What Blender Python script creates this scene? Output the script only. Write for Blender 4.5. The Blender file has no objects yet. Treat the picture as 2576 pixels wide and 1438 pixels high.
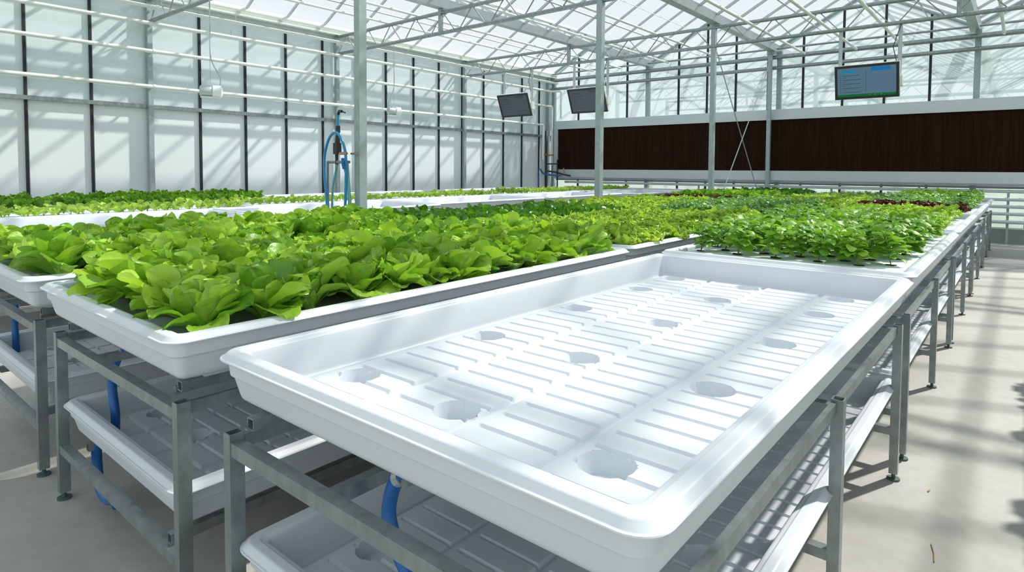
import bpy, math, random
import numpy as np
from mathutils import Vector, Matrix

R = random.Random(7)
C = bpy.context.scene.collection
PI = math.pi
H = 0.88                      # rim height of the growing trays above the floor

# ------------------------------------------------------------------ materials
def node_mat(name):
    m = bpy.data.materials.new(name); m.use_nodes = True
    nt = m.node_tree; b = nt.nodes['Principled BSDF']
    return m, nt, b

def plain(name, col, rough=0.5, metal=0.0, spec=0.5, noise=0.0, nscale=8.0, bump=0.0, stretch=None):
    m, nt, b = node_mat(name)
    b.inputs['Base Color'].default_value = (*col, 1)
    b.inputs['Roughness'].default_value = rough
    b.inputs['Metallic'].default_value = metal
    b.inputs['Specular IOR Level'].default_value = spec
    if noise or bump:
        tc = nt.nodes.new('ShaderNodeTexCoord'); n = nt.nodes.new('ShaderNodeTexNoise')
        n.inputs['Scale'].default_value = nscale; n.inputs['Detail'].default_value = 6
        src = tc.outputs['Object']
        if stretch:
            mp = nt.nodes.new('ShaderNodeMapping'); mp.inputs['Scale'].default_value = stretch
            nt.links.new(src, mp.inputs['Vector']); src = mp.outputs['Vector']
        nt.links.new(src, n.inputs['Vector'])
        if noise:
            mx = nt.nodes.new('ShaderNodeMix'); mx.data_type = 'RGBA'
            mx.inputs['A'].default_value = (*[c * (1 - noise) for c in col], 1)
            mx.inputs['B'].default_value = (*[min(1, c * (1 + noise)) for c in col], 1)
            nt.links.new(n.outputs['Fac'], mx.inputs['Factor']); nt.links.new(mx.outputs['Result'], b.inputs['Base Color'])
        if bump:
            bp = nt.nodes.new('ShaderNodeBump'); bp.inputs['Strength'].default_value = bump; bp.inputs['Distance'].default_value = 0.01
            nt.links.new(n.outputs['Fac'], bp.inputs['Height']); nt.links.new(bp.outputs['Normal'], b.inputs['Normal'])
    return m

M = {}
M['plastic'] = plain('white_plastic', (0.70, 0.74, 0.775), 0.36, noise=0.03, nscale=3)
M['foam'] = plain('white_foam', (0.72, 0.78, 0.80), 0.7, noise=0.04, nscale=20, bump=0.15)
M['zinc'] = plain('galvanized_steel', (0.30, 0.345, 0.345), 0.34, 0.65, noise=0.45, nscale=26, bump=0.05, stretch=(1, 1, 0.6))
M['zincpole'] = plain('galvanized_column', (0.36, 0.44, 0.44), 0.5, 0.25, noise=0.25, nscale=18)
M['bright'] = plain('bright_zinc', (0.50, 0.55, 0.55), 0.4, 0.4, noise=0.15, nscale=6)
M['pipe'] = plain('cream_painted_pipe', (0.80, 0.84, 0.78), 0.4, noise=0.05, nscale=5)
M['alu'] = plain('pale_aluminium', (0.60, 0.66, 0.68), 0.45, 0.25, noise=0.06, nscale=3)
M['rubber'] = plain('black_rubber', (0.012, 0.015, 0.018), 0.6)
M['wallwhite'] = plain('white_wall_board', (0.82, 0.88, 0.89), 0.5, noise=0.02, nscale=1.5)
M['hose'] = plain('blue_hose', (0.01, 0.13, 0.42), 0.35)
M['hoselight'] = plain('sky_blue_hose', (0.02, 0.27, 0.58), 0.35)
M['teal'] = plain('teal_tube', (0.16, 0.42, 0.46), 0.3)
M['black'] = plain('black_plastic', (0.02, 0.02, 0.025), 0.4)
M['grey'] = plain('grey_plastic', (0.22, 0.23, 0.24), 0.5)
M['brass'] = plain('brass', (0.45, 0.26, 0.10), 0.35, 0.8)
M['steelcable'] = plain('steel_cable', (0.45, 0.50, 0.52), 0.4, 0.6)
M['lampwhite'] = plain('white_lamp_housing', (0.82, 0.86, 0.85), 0.3)
M['foot'] = plain('green_levelling_foot', (0.07, 0.12, 0.11), 0.6)
M['beige'] = plain('white_monitor_case', (0.75, 0.78, 0.74), 0.5)
M['plug'] = plain('dark_growing_plug', (0.035, 0.022, 0.014), 0.9)
M['stem'] = plain('green_stem', (0.25, 0.42, 0.10), 0.5)
M['knee'] = plain('grey_concrete_kerb', (0.30, 0.33, 0.30), 0.85, noise=0.25, nscale=5)
M['grass'] = plain('meadow_grass', (0.30, 0.36, 0.24), 0.9, noise=0.4, nscale=0.8)
M['straw'] = plain('dry_straw', (0.42, 0.32, 0.16), 0.8)

def concrete():
    m, nt, b = node_mat('pale_concrete_floor')
    tc = nt.nodes.new('ShaderNodeTexCoord')
    n1 = nt.nodes.new('ShaderNodeTexNoise'); n1.inputs['Scale'].default_value = 0.9; n1.inputs['Detail'].default_value = 8
    n2 = nt.nodes.new('ShaderNodeTexNoise'); n2.inputs['Scale'].default_value = 14; n2.inputs['Detail'].default_value = 8
    cr = nt.nodes.new('ShaderNodeValToRGB')
    cr.color_ramp.elements[0].position = 0.3; cr.color_ramp.elements[0].color = (0.37, 0.36, 0.32, 1)
    cr.color_ramp.elements[1].position = 0.75; cr.color_ramp.elements[1].color = (0.52, 0.51, 0.47, 1)
    mx = nt.nodes.new('ShaderNodeMix'); mx.data_type = 'RGBA'; mx.blend_type = 'MULTIPLY'; mx.inputs['Factor'].default_value = 0.35
    cr2 = nt.nodes.new('ShaderNodeValToRGB')
    cr2.color_ramp.elements[0].position = 0.3; cr2.color_ramp.elements[0].color = (0.75, 0.73, 0.7, 1)
    cr2.color_ramp.elements[1].position = 0.6; cr2.color_ramp.elements[1].color = (1, 1, 1, 1)
    for n in (n1, n2): nt.links.new(tc.outputs['Object'], n.inputs['Vector'])
    nt.links.new(n1.outputs['Fac'], cr.inputs['Fac']); nt.links.new(n2.outputs['Fac'], cr2.inputs['Fac'])
    nt.links.new(cr.outputs['Color'], mx.inputs['A']); nt.links.new(cr2.outputs['Color'], mx.inputs['B'])
    nt.links.new(mx.outputs['Result'], b.inputs['Base Color'])
    b.inputs['Roughness'].default_value = 0.62
    bp = nt.nodes.new('ShaderNodeBump'); bp.inputs['Strength'].default_value = 0.12; bp.inputs['Distance'].default_value = 0.01
    nt.links.new(n2.outputs['Fac'], bp.inputs['Height']); nt.links.new(bp.outputs['Normal'], b.inputs['Normal'])
    return m
M['floor'] = concrete()

def pad_mat():
    m, nt, b = node_mat('brown_cellulose_pad')
    tc = nt.nodes.new('ShaderNodeTexCoord')
    mp = nt.nodes.new('ShaderNodeMapping'); mp.inputs['Scale'].default_value = (12, 12, 0.6)
    n = nt.nodes.new('ShaderNodeTexNoise'); n.inputs['Scale'].default_value = 2.2; n.inputs['Detail'].default_value = 8
    w = nt.nodes.new('ShaderNodeTexWave'); w.inputs['Scale'].default_value = 14; w.inputs['Distortion'].default_value = 3; w.bands_direction = 'Z'
    cr = nt.nodes.new('ShaderNodeValToRGB')
    cr.color_ramp.elements[0].position = 0.3; cr.color_ramp.elements[0].color = (0.018, 0.0070, 0.0038, 1)
    cr.color_ramp.elements[1].position = 0.8; cr.color_ramp.elements[1].color = (0.042, 0.017, 0.009, 1)
    nt.links.new(tc.outputs['Object'], mp.inputs['Vector']); nt.links.new(mp.outputs['Vector'], n.inputs['Vector'])
    nt.links.new(tc.outputs['Object'], w.inputs['Vector'])
    nt.links.new(n.outputs['Fac'], cr.inputs['Fac']); nt.links.new(cr.outputs['Color'], b.inputs['Base Color'])
    b.inputs['Roughness'].default_value = 0.95; b.inputs['Specular IOR Level'].default_value = 0.1
    bp = nt.nodes.new('ShaderNodeBump'); bp.inputs['Strength'].default_value = 0.6; bp.inputs['Distance'].default_value = 0.02
    nt.links.new(w.outputs['Fac'], bp.inputs['Height']); nt.links.new(bp.outputs['Normal'], b.inputs['Normal'])
    return m
M['pad'] = pad_mat()

def glass(name, tint, haze, hazecol, refl=0.08, rough=0.05):
    m = bpy.data.materials.new(name); m.use_nodes = True
    nt = m.node_tree; nt.nodes.clear()
    out = nt.nodes.new('ShaderNodeOutputMaterial')
    t = nt.nodes.new('ShaderNodeBsdfTransparent'); t.inputs['Color'].default_value = (*tint, 1)
    d = nt.nodes.new('ShaderNodeBsdfTranslucent'); d.inputs['Color'].default_value = (*hazecol, 1)
    d2 = nt.nodes.new('ShaderNodeBsdfDiffuse'); d2.inputs['Color'].default_value = (*hazecol, 1)
    g = nt.nodes.new('ShaderNodeBsdfGlossy'); g.inputs['Roughness'].default_value = rough
    m0 = nt.nodes.new('ShaderNodeMixShader'); m0.inputs['Fac'].default_value = 0.5
    m1 = nt.nodes.new('ShaderNodeMixShader'); m1.inputs['Fac'].default_value = haze
    m2 = nt.nodes.new('ShaderNodeMixShader'); m2.inputs['Fac'].default_value = refl
    nt.links.new(d.outputs[0], m0.inputs[1]); nt.links.new(d2.outputs[0], m0.inputs[2])
    nt.links.new(t.outputs[0], m1.inputs[1]); nt.links.new(m0.outputs[0], m1.inputs[2])
    nt.links.new(m1.outputs[0], m2.inputs[1]); nt.links.new(g.outputs[0], m2.inputs[2])
    nt.links.new(m2.outputs[0], out.inputs['Surface'])
    return m
M['roofglass'] = glass('roof_glass', (0.97, 0.98, 0.99), 0.06, (0.9, 0.95, 1.0), 0.03)
M['endglass'] = glass('end_wall_glass', (0.95, 0.975, 0.985), 0.36, (0.85, 0.93, 0.96), 0.04)
M['lowglass'] = glass('low_window_glass', (0.95, 0.97, 0.97), 0.40, (0.85, 0.92, 0.9), 0.04)

def wall_glass_mat():
    m, nt, b = node_mat('milky_wall_glass')
    tc = nt.nodes.new('ShaderNodeTexCoord')
    n = nt.nodes.new('ShaderNodeTexNoise'); n.inputs['Scale'].default_value = 1.3; n.inputs['Detail'].default_value = 3
    mp = nt.nodes.new('ShaderNodeMapping'); mp.inputs['Scale'].default_value = (1, 0.5, 2.0)
    nt.links.new(tc.outputs['Object'], mp.inputs['Vector']); nt.links.new(mp.outputs['Vector'], n.inputs['Vector'])
    b.inputs['Base Color'].default_value = (0.70, 0.79, 0.80, 1)
    b.inputs['Roughness'].default_value = 0.06
    b.inputs['IOR'].default_value = 1.9
    bp = nt.nodes.new('ShaderNodeBump'); bp.inputs['Strength'].default_value = 0.25; bp.inputs['Distance'].default_value = 0.02
    nt.links.new(n.outputs['Fac'], bp.inputs['Height']); nt.links.new(bp.outputs['Normal'], b.inputs['Normal'])
    return m
M['wallglass'] = wall_glass_mat()

def leaf_mat(name, lo, hi, rib, rough=0.32, trans=0.38, ribw=0.05, bump=0.6, nscale=34):
    m = bpy.data.materials.new(name); m.use_nodes = True
    nt = m.node_tree; b = nt.nodes['Principled BSDF']; out = nt.nodes['Material Output']
    tc = nt.nodes.new('ShaderNodeTexCoord')
    n = nt.nodes.new('ShaderNodeTexNoise'); n.inputs['Scale'].default_value = nscale; n.inputs['Detail'].default_value = 4
    oi = nt.nodes.new('ShaderNodeObjectInfo')
    uv = nt.nodes.new('ShaderNodeSeparateXYZ')
    nt.links.new(tc.outputs['UV'], uv.inputs[0]); nt.links.new(tc.outputs['Object'], n.inputs['Vector'])
    # leaf tone: noise plus random per plant plus per-leaf value stored in the third channel of a colour attribute
    at = nt.nodes.new('ShaderNodeAttribute'); at.attribute_name = 'tone'
    a1 = nt.nodes.new('ShaderNodeMath'); a1.operation = 'MULTIPLY_ADD'; a1.inputs[1].default_value = 0.45; nt.links.new(oi.outputs['Random'], a1.inputs[0])
    a2 = nt.nodes.new('ShaderNodeMath'); a2.operation = 'MULTIPLY'; a2.inputs[1].default_value = 0.6; nt.links.new(at.outputs['Fac'], a2.inputs[0])
    nt.links.new(a2.outputs[0], a1.inputs[2])
    a3 = nt.nodes.new('ShaderNodeMath'); a3.operation = 'MULTIPLY_ADD'; a3.inputs[1].default_value = 0.5; a3.inputs[2].default_value = -0.25
    nt.links.new(n.outputs['Fac'], a3.inputs[0])
    a4 = nt.nodes.new('ShaderNodeMath'); a4.operation = 'ADD'; a4.use_clamp = True
    nt.links.new(a1.outputs[0], a4.inputs[0]); nt.links.new(a3.outputs[0], a4.inputs[1])
    mx = nt.nodes.new('ShaderNodeMix'); mx.data_type = 'RGBA'
    mx.inputs['A'].default_value = (*lo, 1); mx.inputs['B'].default_value = (*hi, 1)
    nt.links.new(a4.outputs[0], mx.inputs['Factor'])
    # pale midrib
    r1 = nt.nodes.new('ShaderNodeMath'); r1.operation = 'SUBTRACT'; r1.inputs[1].default_value = 0.5; nt.links.new(uv.outputs['X'], r1.inputs[0])
    r2 = nt.nodes.new('ShaderNodeMath'); r2.operation = 'ABSOLUTE'; nt.links.new(r1.outputs[0], r2.inputs[0])
    mr = nt.nodes.new('ShaderNodeMapRange'); mr.inputs['From Min'].default_value = 0; mr.inputs['From Max'].default_value = ribw
    mr.inputs['To Min'].default_value = 0.65; mr.inputs['To Max'].default_value = 0; nt.links.new(r2.outputs[0], mr.inputs['Value'])
    tip = nt.nodes.new('ShaderNodeMath'); tip.operation = 'SUBTRACT'; tip.inputs[0].default_value = 1.15; nt.links.new(uv.outputs['Y'], tip.inputs[1])
    rr = nt.nodes.new('ShaderNodeMath'); rr.operation = 'MULTIPLY'; rr.use_clamp = True
    nt.links.new(mr.outputs[0], rr.inputs[0]); nt.links.new(tip.outputs[0], rr.inputs[1])
    mx2 = nt.nodes.new('ShaderNodeMix'); mx2.data_type = 'RGBA'; mx2.inputs['B'].default_value = (*rib, 1)
    nt.links.new(mx.outputs['Result'], mx2.inputs['A']); nt.links.new(rr.outputs[0], mx2.inputs['Factor'])
    nt.links.new(mx2.outputs['Result'], b.inputs['Base Color'])
    b.inputs['Roughness'].default_value = rough; b.inputs['Specular IOR Level'].default_value = 0.5
    bp = nt.nodes.new('ShaderNodeBump'); bp.inputs['Strength'].default_value = bump; bp.inputs['Distance'].default_value = 0.006
    nt.links.new(n.outputs['Fac'], bp.inputs['Height']); nt.links.new(bp.outputs['Normal'], b.inputs['Normal'])
    tr = nt.nodes.new('ShaderNodeBsdfTranslucent')
    br = nt.nodes.new('ShaderNodeMix'); br.data_type = 'RGBA'; br.blend_type = 'MULTIPLY'; br.inputs['Factor'].default_value = 1
    br.inputs['B'].default_value = (1.0, 1.0, 0.45, 1); nt.links.new(mx2.outputs['Result'], br.inputs['A'])
    nt.links.new(br.outputs['Result'], tr.inputs['Color'])
    ms = nt.nodes.new('ShaderNodeMixShader'); ms.inputs['Fac'].default_value = trans
    nt.links.new(b.outputs[0], ms.inputs[1]); nt.links.new(tr.outputs[0], ms.inputs[2]); nt.links.new(ms.outputs[0], out.inputs['Surface'])
    return m
M['butter'] = leaf_mat('butterhead_leaf', (0.10, 0.33, 0.015), (0.52, 0.76, 0.09), (0.60, 0.76, 0.32), 0.30, 0.32)
M['choy'] = leaf_mat('dark_choy_leaf', (0.035, 0.15, 0.012), (0.13, 0.36, 0.03), (0.45, 0.62, 0.30), 0.33)
M['romaine'] = leaf_mat('romaine_leaf', (0.05, 0.20, 0.008), (0.22, 0.46, 0.03), (0.40, 0.60, 0.20), 0.4)
M['frill'] = leaf_mat('frilly_lettuce_leaf', (0.26, 0.50, 0.03), (0.62, 0.84, 0.13), (0.6, 0.75, 0.3), 0.45, 0.35)
M['basil'] = leaf_mat('basil_leaf', (0.12, 0.34, 0.025), (0.38, 0.64, 0.08), (0.3, 0.5, 0.15), 0.44)
M['mint'] = leaf_mat('dark_herb_leaf', (0.05, 0.20, 0.03), (0.20, 0.44, 0.07), (0.25, 0.45, 0.15), 0.42)
M['red'] = leaf_mat('red_lettuce_leaf', (0.06, 0.010, 0.008), (0.16, 0.035, 0.02), (0.25, 0.10, 0.06), 0.45, 0.2)
M['seedling'] = leaf_mat('seedling_leaf', (0.22, 0.42, 0.03), (0.50, 0.66, 0.12), (0.6, 0.75, 0.35), 0.45, 0.35)
M['fern'] = leaf_mat('fine_herb_leaf', (0.07, 0.22, 0.015), (0.20, 0.42, 0.04), (0.3, 0.45, 0.15), 0.5)

# ------------------------------------------------------------------ mesh helpers
class MB:
    def __init__(s): s.v = []; s.f = []; s.mi = []
    def add(s, vs, fs, mi=0):
        n = len(s.v); s.v += [tuple(v) for v in vs]; s.f += [tuple(i + n for i in f) for f in fs]; s.mi += [mi] * len(fs); return s
    def box(s, x0, x1, y0, y1, z0, z1, mi=0):
        return s.add([(x0,y0,z0),(x1,y0,z0),(x1,y1,z0),(x0,y1,z0),(x0,y0,z1),(x1,y0,z1),(x1,y1,z1),(x0,y1,z1)],
                     [(0,3,2,1),(4,5,6,7),(0,1,5,4),(1,2,6,5),(2,3,7,6),(3,0,4,7)], mi)
    def prism(s, poly, a, b, axis='y', mi=0):
        n = len(poly)
        def pt(p, t): return (p[0], t, p[1]) if axis == 'y' else ((t, p[0], p[1]) if axis == 'x' else (p[0], p[1], t))
        vs = [pt(p, a) for p in poly] + [pt(p, b) for p in poly]
        fs = [tuple(range(n)), tuple(range(2 * n - 1, n - 1, -1))] + [(i, i + n, (i + 1) % n + n, (i + 1) % n) for i in range(n)]
        return s.add(vs, fs, mi)
    def tube(s, pts, r, seg=10, mi=0, caps=True):
        pts = [Vector(p) for p in pts]; vs = []; fs = []
        rad = r if isinstance(r, (list, tuple)) else [r] * len(pts)
        up = None
        for i, p in enumerate(pts):
            d = (pts[min(i + 1, len(pts) - 1)] - pts[max(i - 1, 0)]).normalized()
            if up is None: up = Vector((0, 0, 1)) if abs(d.z) < 0.9 else Vector((1, 0, 0))
            a = d.cross(up).normalized(); b = a.cross(d).normalized(); up = b
            for k in range(seg):
                t = 2 * PI * k / seg
                vs.append(p + (a * math.cos(t) + b * math.sin(t)) * rad[i])
        for i in range(len(pts) - 1):
            for k in range(seg):
                fs.append((i * seg + k, i * seg + (k + 1) % seg, (i + 1) * seg + (k + 1) % seg, (i + 1) * seg + k))
        if caps:
            fs.append(tuple(range(seg - 1, -1, -1))); fs.append(tuple((len(pts) - 1) * seg + k for k in range(seg)))
        return s.add(vs, fs, mi)
    def rot(s, start, M4):
        s.v[start:] = [tuple(M4 @ Vector(v)) for v in s.v[start:]]
    def mesh(s, name, mats, smooth=False, sharp=None):
        me = bpy.data.meshes.new(name); me.from_pydata(s.v, [], s.f); me.update()
        for m in (mats if isinstance(mats, (list, tuple)) else [mats]): me.materials.append(m)
        if any(s.mi): me.polygons.foreach_set('material_index', s.mi)
        if smooth:
            me.polygons.foreach_set('use_smooth', [True] * len(me.polygons))
            if sharp: me.set_sharp_from_angle(angle=sharp)
        return me
    def build(s, name, mats, parent=None, smooth=False, sharp=None):
        return link(name, s.mesh(name, mats, smooth, sharp), parent)

def link(name, me, parent=None, loc=None):
    o = bpy.data.objects.new(name, me); C.objects.link(o)
    if parent: o.parent = parent
    if loc: o.location = loc
    return o
def tag(o, label=None, cat=None, group=None, kind=None):
    if label: o['label'] = label
    if cat: o['category'] = cat
    if group: o['group'] = group
    if kind: o['kind'] = kind
    return o
def thing(name, label, cat, loc=(0, 0, 0), rz=0, group=None, kind=None):
    o = bpy.data.objects.new(name, None); o.empty_display_size = 0.05; C.objects.link(o)
    o.location = loc; o.rotation_euler = (0, 0, rz)
    return tag(o, label, cat, group, kind)
def copy_tree(o, parent=None, kids=None):
    c = o.copy(); C.objects.link(c)
    if parent: c.parent = parent
    for ch in [k for k in ALLKIDS(o)]: copy_tree(ch, c)
    return c
def ALLKIDS(o): return list(o.children)
def smooth_curve(pts, n=8):
    P = [Vector(p) for p in pts]; out = []
    for i in range(len(P) - 1):
        p0 = P[max(i - 1, 0)]; p1 = P[i]; p2 = P[i + 1]; p3 = P[min(i + 2, len(P) - 1)]
        for k in range(n):
            t = k / n
            out.append(0.5 * ((2 * p1) + (p2 - p0) * t + (2 * p0 - 5 * p1 + 4 * p2 - p3) * t * t + (3 * p1 - p0 - 3 * p2 + p3) * t ** 3))
    out.append(P[-1]); return out

# ------------------------------------------------------------------ camera, light, view
cam = bpy.data.cameras.new('camera'); co = bpy.data.objects.new('camera', cam); C.objects.link(co)
yaw, pit, rol = -0.6918, 0.0440, 0.0062
fw = Vector((math.sin(yaw), math.cos(yaw), 0)); rt = Vector((math.cos(yaw), -math.sin(yaw), 0)); up = Vector((0, 0, 1))
fw2 = fw * math.cos(pit) - up * math.sin(pit); up2 = fw * math.sin(pit) + up * math.cos(pit)
r3 = rt * math.cos(rol) + up2 * math.sin(rol); u3 = -rt * math.sin(rol) + up2 * math.cos(rol)
mw = Matrix((r3, u3, -fw2)).transposed().to_4x4(); mw.translation = Vector((1.5811, -0.7265, 0.47 + H))
co.matrix_world = mw
cam.sensor_width = 36; cam.lens = 36 * 1546.73 / 2576; cam.shift_y = -(719 - 492.45) / 2576
cam.clip_start = 0.05; cam.clip_end = 300
bpy.context.scene.camera = co
sc = bpy.context.scene
sc.view_settings.view_transform = 'Standard'; sc.view_settings.look = 'None'; sc.view_settings.gamma = 1
sc.view_settings.use_curve_mapping = False; sc.view_settings.exposure = 0.62
sc.cycles.transparent_max_bounces = 24; sc.cycles.max_bounces = 8; sc.cycles.sample_clamp_indirect = 6
sc.cycles.use_denoising = True

sun = bpy.data.lights.new('sun', 'SUN'); so = bpy.data.objects.new('sun', sun); C.objects.link(so)
sd = Vector((0.275, 0.645, 0.715)).normalized()
so.rotation_euler = sd.to_track_quat('Z', 'Y').to_euler(); so.location = (3, 6, 9)
sun.energy = 3.5; sun.angle = math.radians(1.5); sun.color = (1.0, 0.965, 0.90)

w = bpy.data.worlds.new('sky'); sc.world = w; w.use_nodes = True
nt = w.node_tree; bg = nt.nodes['Background']
tc = nt.nodes.new('ShaderNodeTexCoord'); sp = nt.nodes.new('ShaderNodeSeparateXYZ'); cr = nt.nodes.new('ShaderNodeValToRGB')
cl = nt.nodes.new('ShaderNodeTexNoise'); cl.inputs['Scale'].default_value = 2.2; cl.inputs['Detail'].default_value = 5
nt.links.new(tc.outputs['Generated'], sp.inputs[0]); nt.links.new(tc.outputs['Generated'], cl.inputs['Vector'])
ad = nt.nodes.new('ShaderNodeMath'); ad.operation = 'MULTIPLY_ADD'; ad.inputs[1].default_value = 0.5; nt.links.new(cl.outputs['Fac'], ad.inputs[0])
nt.links.new(sp.outputs['Z'], ad.inputs[2]); nt.links.new(ad.outputs[0], cr.inputs['Fac'])
cr.color_ramp.elements[0].position = 0.25; cr.color_ramp.elements[0].color = (0.96, 0.985, 1.0, 1)
cr.color_ramp.elements[1].position = 1.1; cr.color_ramp.elements[1].color = (0.78, 0.90, 1.0, 1)
nt.links.new(cr.outputs['Color'], bg.inputs['Color']); bg.inputs['Strength'].default_value = 0.63

# ------------------------------------------------------------------ setting
XW = -9.2; YE = 14.16; ZG = 4.06
tag(MB().box(-9.5, 12, -7, YE, -0.12, 0).build('floor', M['floor']), 'pale concrete greenhouse floor with faint stains', kind='structure')
tag(MB().box(-60, 60, -40, 90, -0.35, -0.13).build('ground', M['grass']), 'green meadow ground outside the greenhouse', 'ground', kind='structure')

GUT = [-9.2, -6.06, -2.86, 0.80, 4.3, 7.8, 11.3]
MY0, MDY = 1.589, 0.792
mull = [MY0 + k * MDY for k in range(-10, 16)]

# left wall: lower white boards, upper milky glass, mullions, girt
wl = thing('wall_left', 'long left greenhouse wall of white boards below milky glass', 'wall', kind='structure')
MB().box(XW - 0.04, XW, -7, YE, 0, 1.89 + 0.40).build('lower_boards', M['wallwhite'], wl)
MB().box(XW - 0.03, XW, -7, YE, 2.29, 4.15).build('upper_glass', M['wallglass'], wl)
m_ = MB()
for y in mull: m_.box(XW, XW + 0.035, y - 0.017, y + 0.017, 0, 4.05)
m_.build('glazing_seal', M['rubber'], wl)
m_ = MB()
for y in mull: m_.box(XW, XW + 0.012, y + 0.018, y + 0.032, 0, 4.05)
m_.build('glazing_bar', M['bright'], wl)
MB().box(XW, XW + 0.06, -7, YE, 2.275, 2.335).build('girt', M['zinc'], wl)
# wall head plate
MB().box(XW, XW + 0.05, -7, YE, 3.93, 4.00).build('head_rail', M['bright'], wl)

# gutters
def gutter(x, side):
    mb = MB()
    if side:
        mb.tube([(x + 0.09, -7, ZG + 0.05), (x + 0.09, YE, ZG + 0.05)], 0.062, 14)
        mb.box(x, x + 0.16, -7, YE, ZG - 0.06, ZG - 0.02)
    else:
        P_ = [(-0.10, 0.13), (-0.07, 0.13), (-0.045, 0.0), (0.045, 0.0), (0.07, 0.13), (0.10, 0.13), (0.075, -0.02), (-0.075, -0.02)]
        P_ = [(x + a, ZG + b) for a, b in P_]
        mb.prism(P_, -7, YE + 14, 'y')
    return mb
lab = {0: 'rounded cream gutter along the top of the left wall', 1: 'galvanized roof gutter above the far left trays', 2: 'galvanized roof gutter over the row of steel columns',
       3: 'galvanized roof gutter above the right monitor', 4: 'galvanized roof gutter right of the aisle', 5: 'second galvanized roof gutter right of the aisle', 6: 'outermost galvanized roof gutter on the right'}
for i, x in enumerate(GUT):
    tag(gutter(x, i == 0).build('gutter', M['pipe'] if i == 0 else M['bright'], None, True, 0.6), lab[i], 'gutter', 'roof gutters', 'structure')

# roof slopes
RISE = 0.86
def roof():
    n = 0
    names = ['leftmost', 'second', 'third', 'fourth', 'fifth', 'sixth']
    for i in range(len(GUT) - 1):
        xa, xb = GUT[i], GUT[i + 1]; xm = (xa + xb) / 2; zr = ZG + 0.13 + RISE * (xb - xa) / 3.3
        for s, (x0, z0, x1, z1) in enumerate(((xa + 0.09, ZG + 0.12, xm, zr), (xb - 0.09, ZG + 0.12, xm, zr))):
            t = thing('ceiling', f'{"left" if s == 0 else "right"} glass slope of the {names[i]} roof bay from the left', 'roof', kind='structure')
            mb = MB().add([(x0, -7, z0 + 0.03), (x0, YE + 14, z0 + 0.03), (x1, YE + 14, z1 + 0.03), (x1, -7, z1 + 0.03)], [(0, 1, 2, 3)])
            mb.build('glass_panes', M['roofglass'], t)
            mb = MB(); ln = math.hypot(x1 - x0, z1 - z0)
            nx, nz = -(z1 - z0) / ln, (x1 - x0) / ln
            if nz < 0: nx, nz = -nx, -nz
            a = 0.014; dpt = 0.045
            ys = [MY0 + k * MDY for k in range(-10, 34)]
            for y in ys:
                vs = []
                for yy in (y - a, y + a):
                    vs += [(x0, yy, z0), (x1, yy, z1), (x1 - nx * dpt, yy, z1 - nz * dpt), (x0 - nx * dpt, yy, z0 - nz * dpt)]
                mb.add(vs, [(0, 1, 2, 3), (7, 6, 5, 4), (0, 4, 5, 1), (1, 5, 6, 2), (2, 6, 7, 3), (3, 7, 4, 0)])
            mb.build('glazing_bar', M['bright'], t)
            # cross bar (vent hinge rail) part way down the slope
            f = 0.42
            cx, cz = x0 + (x1 - x0) * f, z0 + (z1 - z0) * f - 0.05
            MB().tube([(cx, -7, cz), (cx, YE + 14, cz)], 0.016, 6).build('purlin', M['bright'], t)
        tag(MB().prism([(xm - 0.05, zr - 0.02), (xm + 0.05, zr - 0.02), (xm + 0.03, zr + 0.06), (xm - 0.03, zr + 0.06)], -7, YE + 14).build('ridge_beam', M['bright']),
            f'aluminium ridge beam of the {names[i]} roof bay from the left', 'beam', 'roof ridges', 'structure')
roof()

# overhead bent vent linkage wires are thin cables along the bays
k_ = 0
for x in (-7.6, -4.5, -1.1, 2.6):
    tag(MB().tube([(x, -7, 4.62), (x, YE, 4.62)], 0.006, 5).build('roof_cable', M['steelcable']), f'thin steel cable under the {["first","second","third","fourth"][k_]} glass roof ridge from the left', 'cable', 'roof cables'); k_ += 1

# end wall
we = thing('wall_back', 'glass end wall above and below the brown cooling pad', 'wall', kind='structure')
MB().box(-9.2, 11.3, YE + 0.04, YE + 0.05, 2.70, 4.1).build('upper_glass', M['endglass'], we)
MB().box(-9.2, 11.3, YE + 0.04, YE + 0.05, 0.30, 1.10).build('lower_glass', M['lowglass'], we)
mb = MB()
for i in range(len(GUT) - 1):
    xa, xb = GUT[i], GUT[i + 1]; zr = ZG + 0.10 + RISE * (xb - xa) / 3.3
    mb.add([(xa, YE + 0.045, 4.1), (xb, YE + 0.045, 4.1), ((xa + xb) / 2, YE + 0.045, zr)], [(0, 1, 2)])
mb.build('gable_glass', M['endglass'], we)
bars = [-8.3, -7.5, -6.73, -5.25, -4.5, -3.79, -3.04, -2.28, -1.475, -0.69, 0.1, 1.66, 2.45, 3.2, 4.0, 4.8, 5.6]
def roofz(x):
    for i in range(len(GUT) - 1):
        if GUT[i] <= x <= GUT[i + 1]:
            h = (GUT[i + 1] - GUT[i]); t = 1 - abs(x - (GUT[i] + GUT[i + 1]) / 2) / (h / 2)
            return ZG + 0.08 + RISE * h / 3.3 * t
    return ZG
mb = MB()
for x in bars: mb.box(x - 0.022, x + 0.022, YE - 0.0, YE + 0.04, 2.70, roofz(x)); mb.box(x - 0.022, x + 0.022, YE, YE + 0.04, 0.30, 1.10)
mb.build('glazing_bar', M['rubber'], we)
MB().box(-9.2, 11.3, YE - 0.02, YE + 0.12, 0, 0.27).build('kerb', M['knee'], we)
MB().box(-9.2, 11.3, YE - 0.025, YE + 0.06, 0.27, 0.30).build('sill', M['pipe'], we)
mb = MB()
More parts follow.
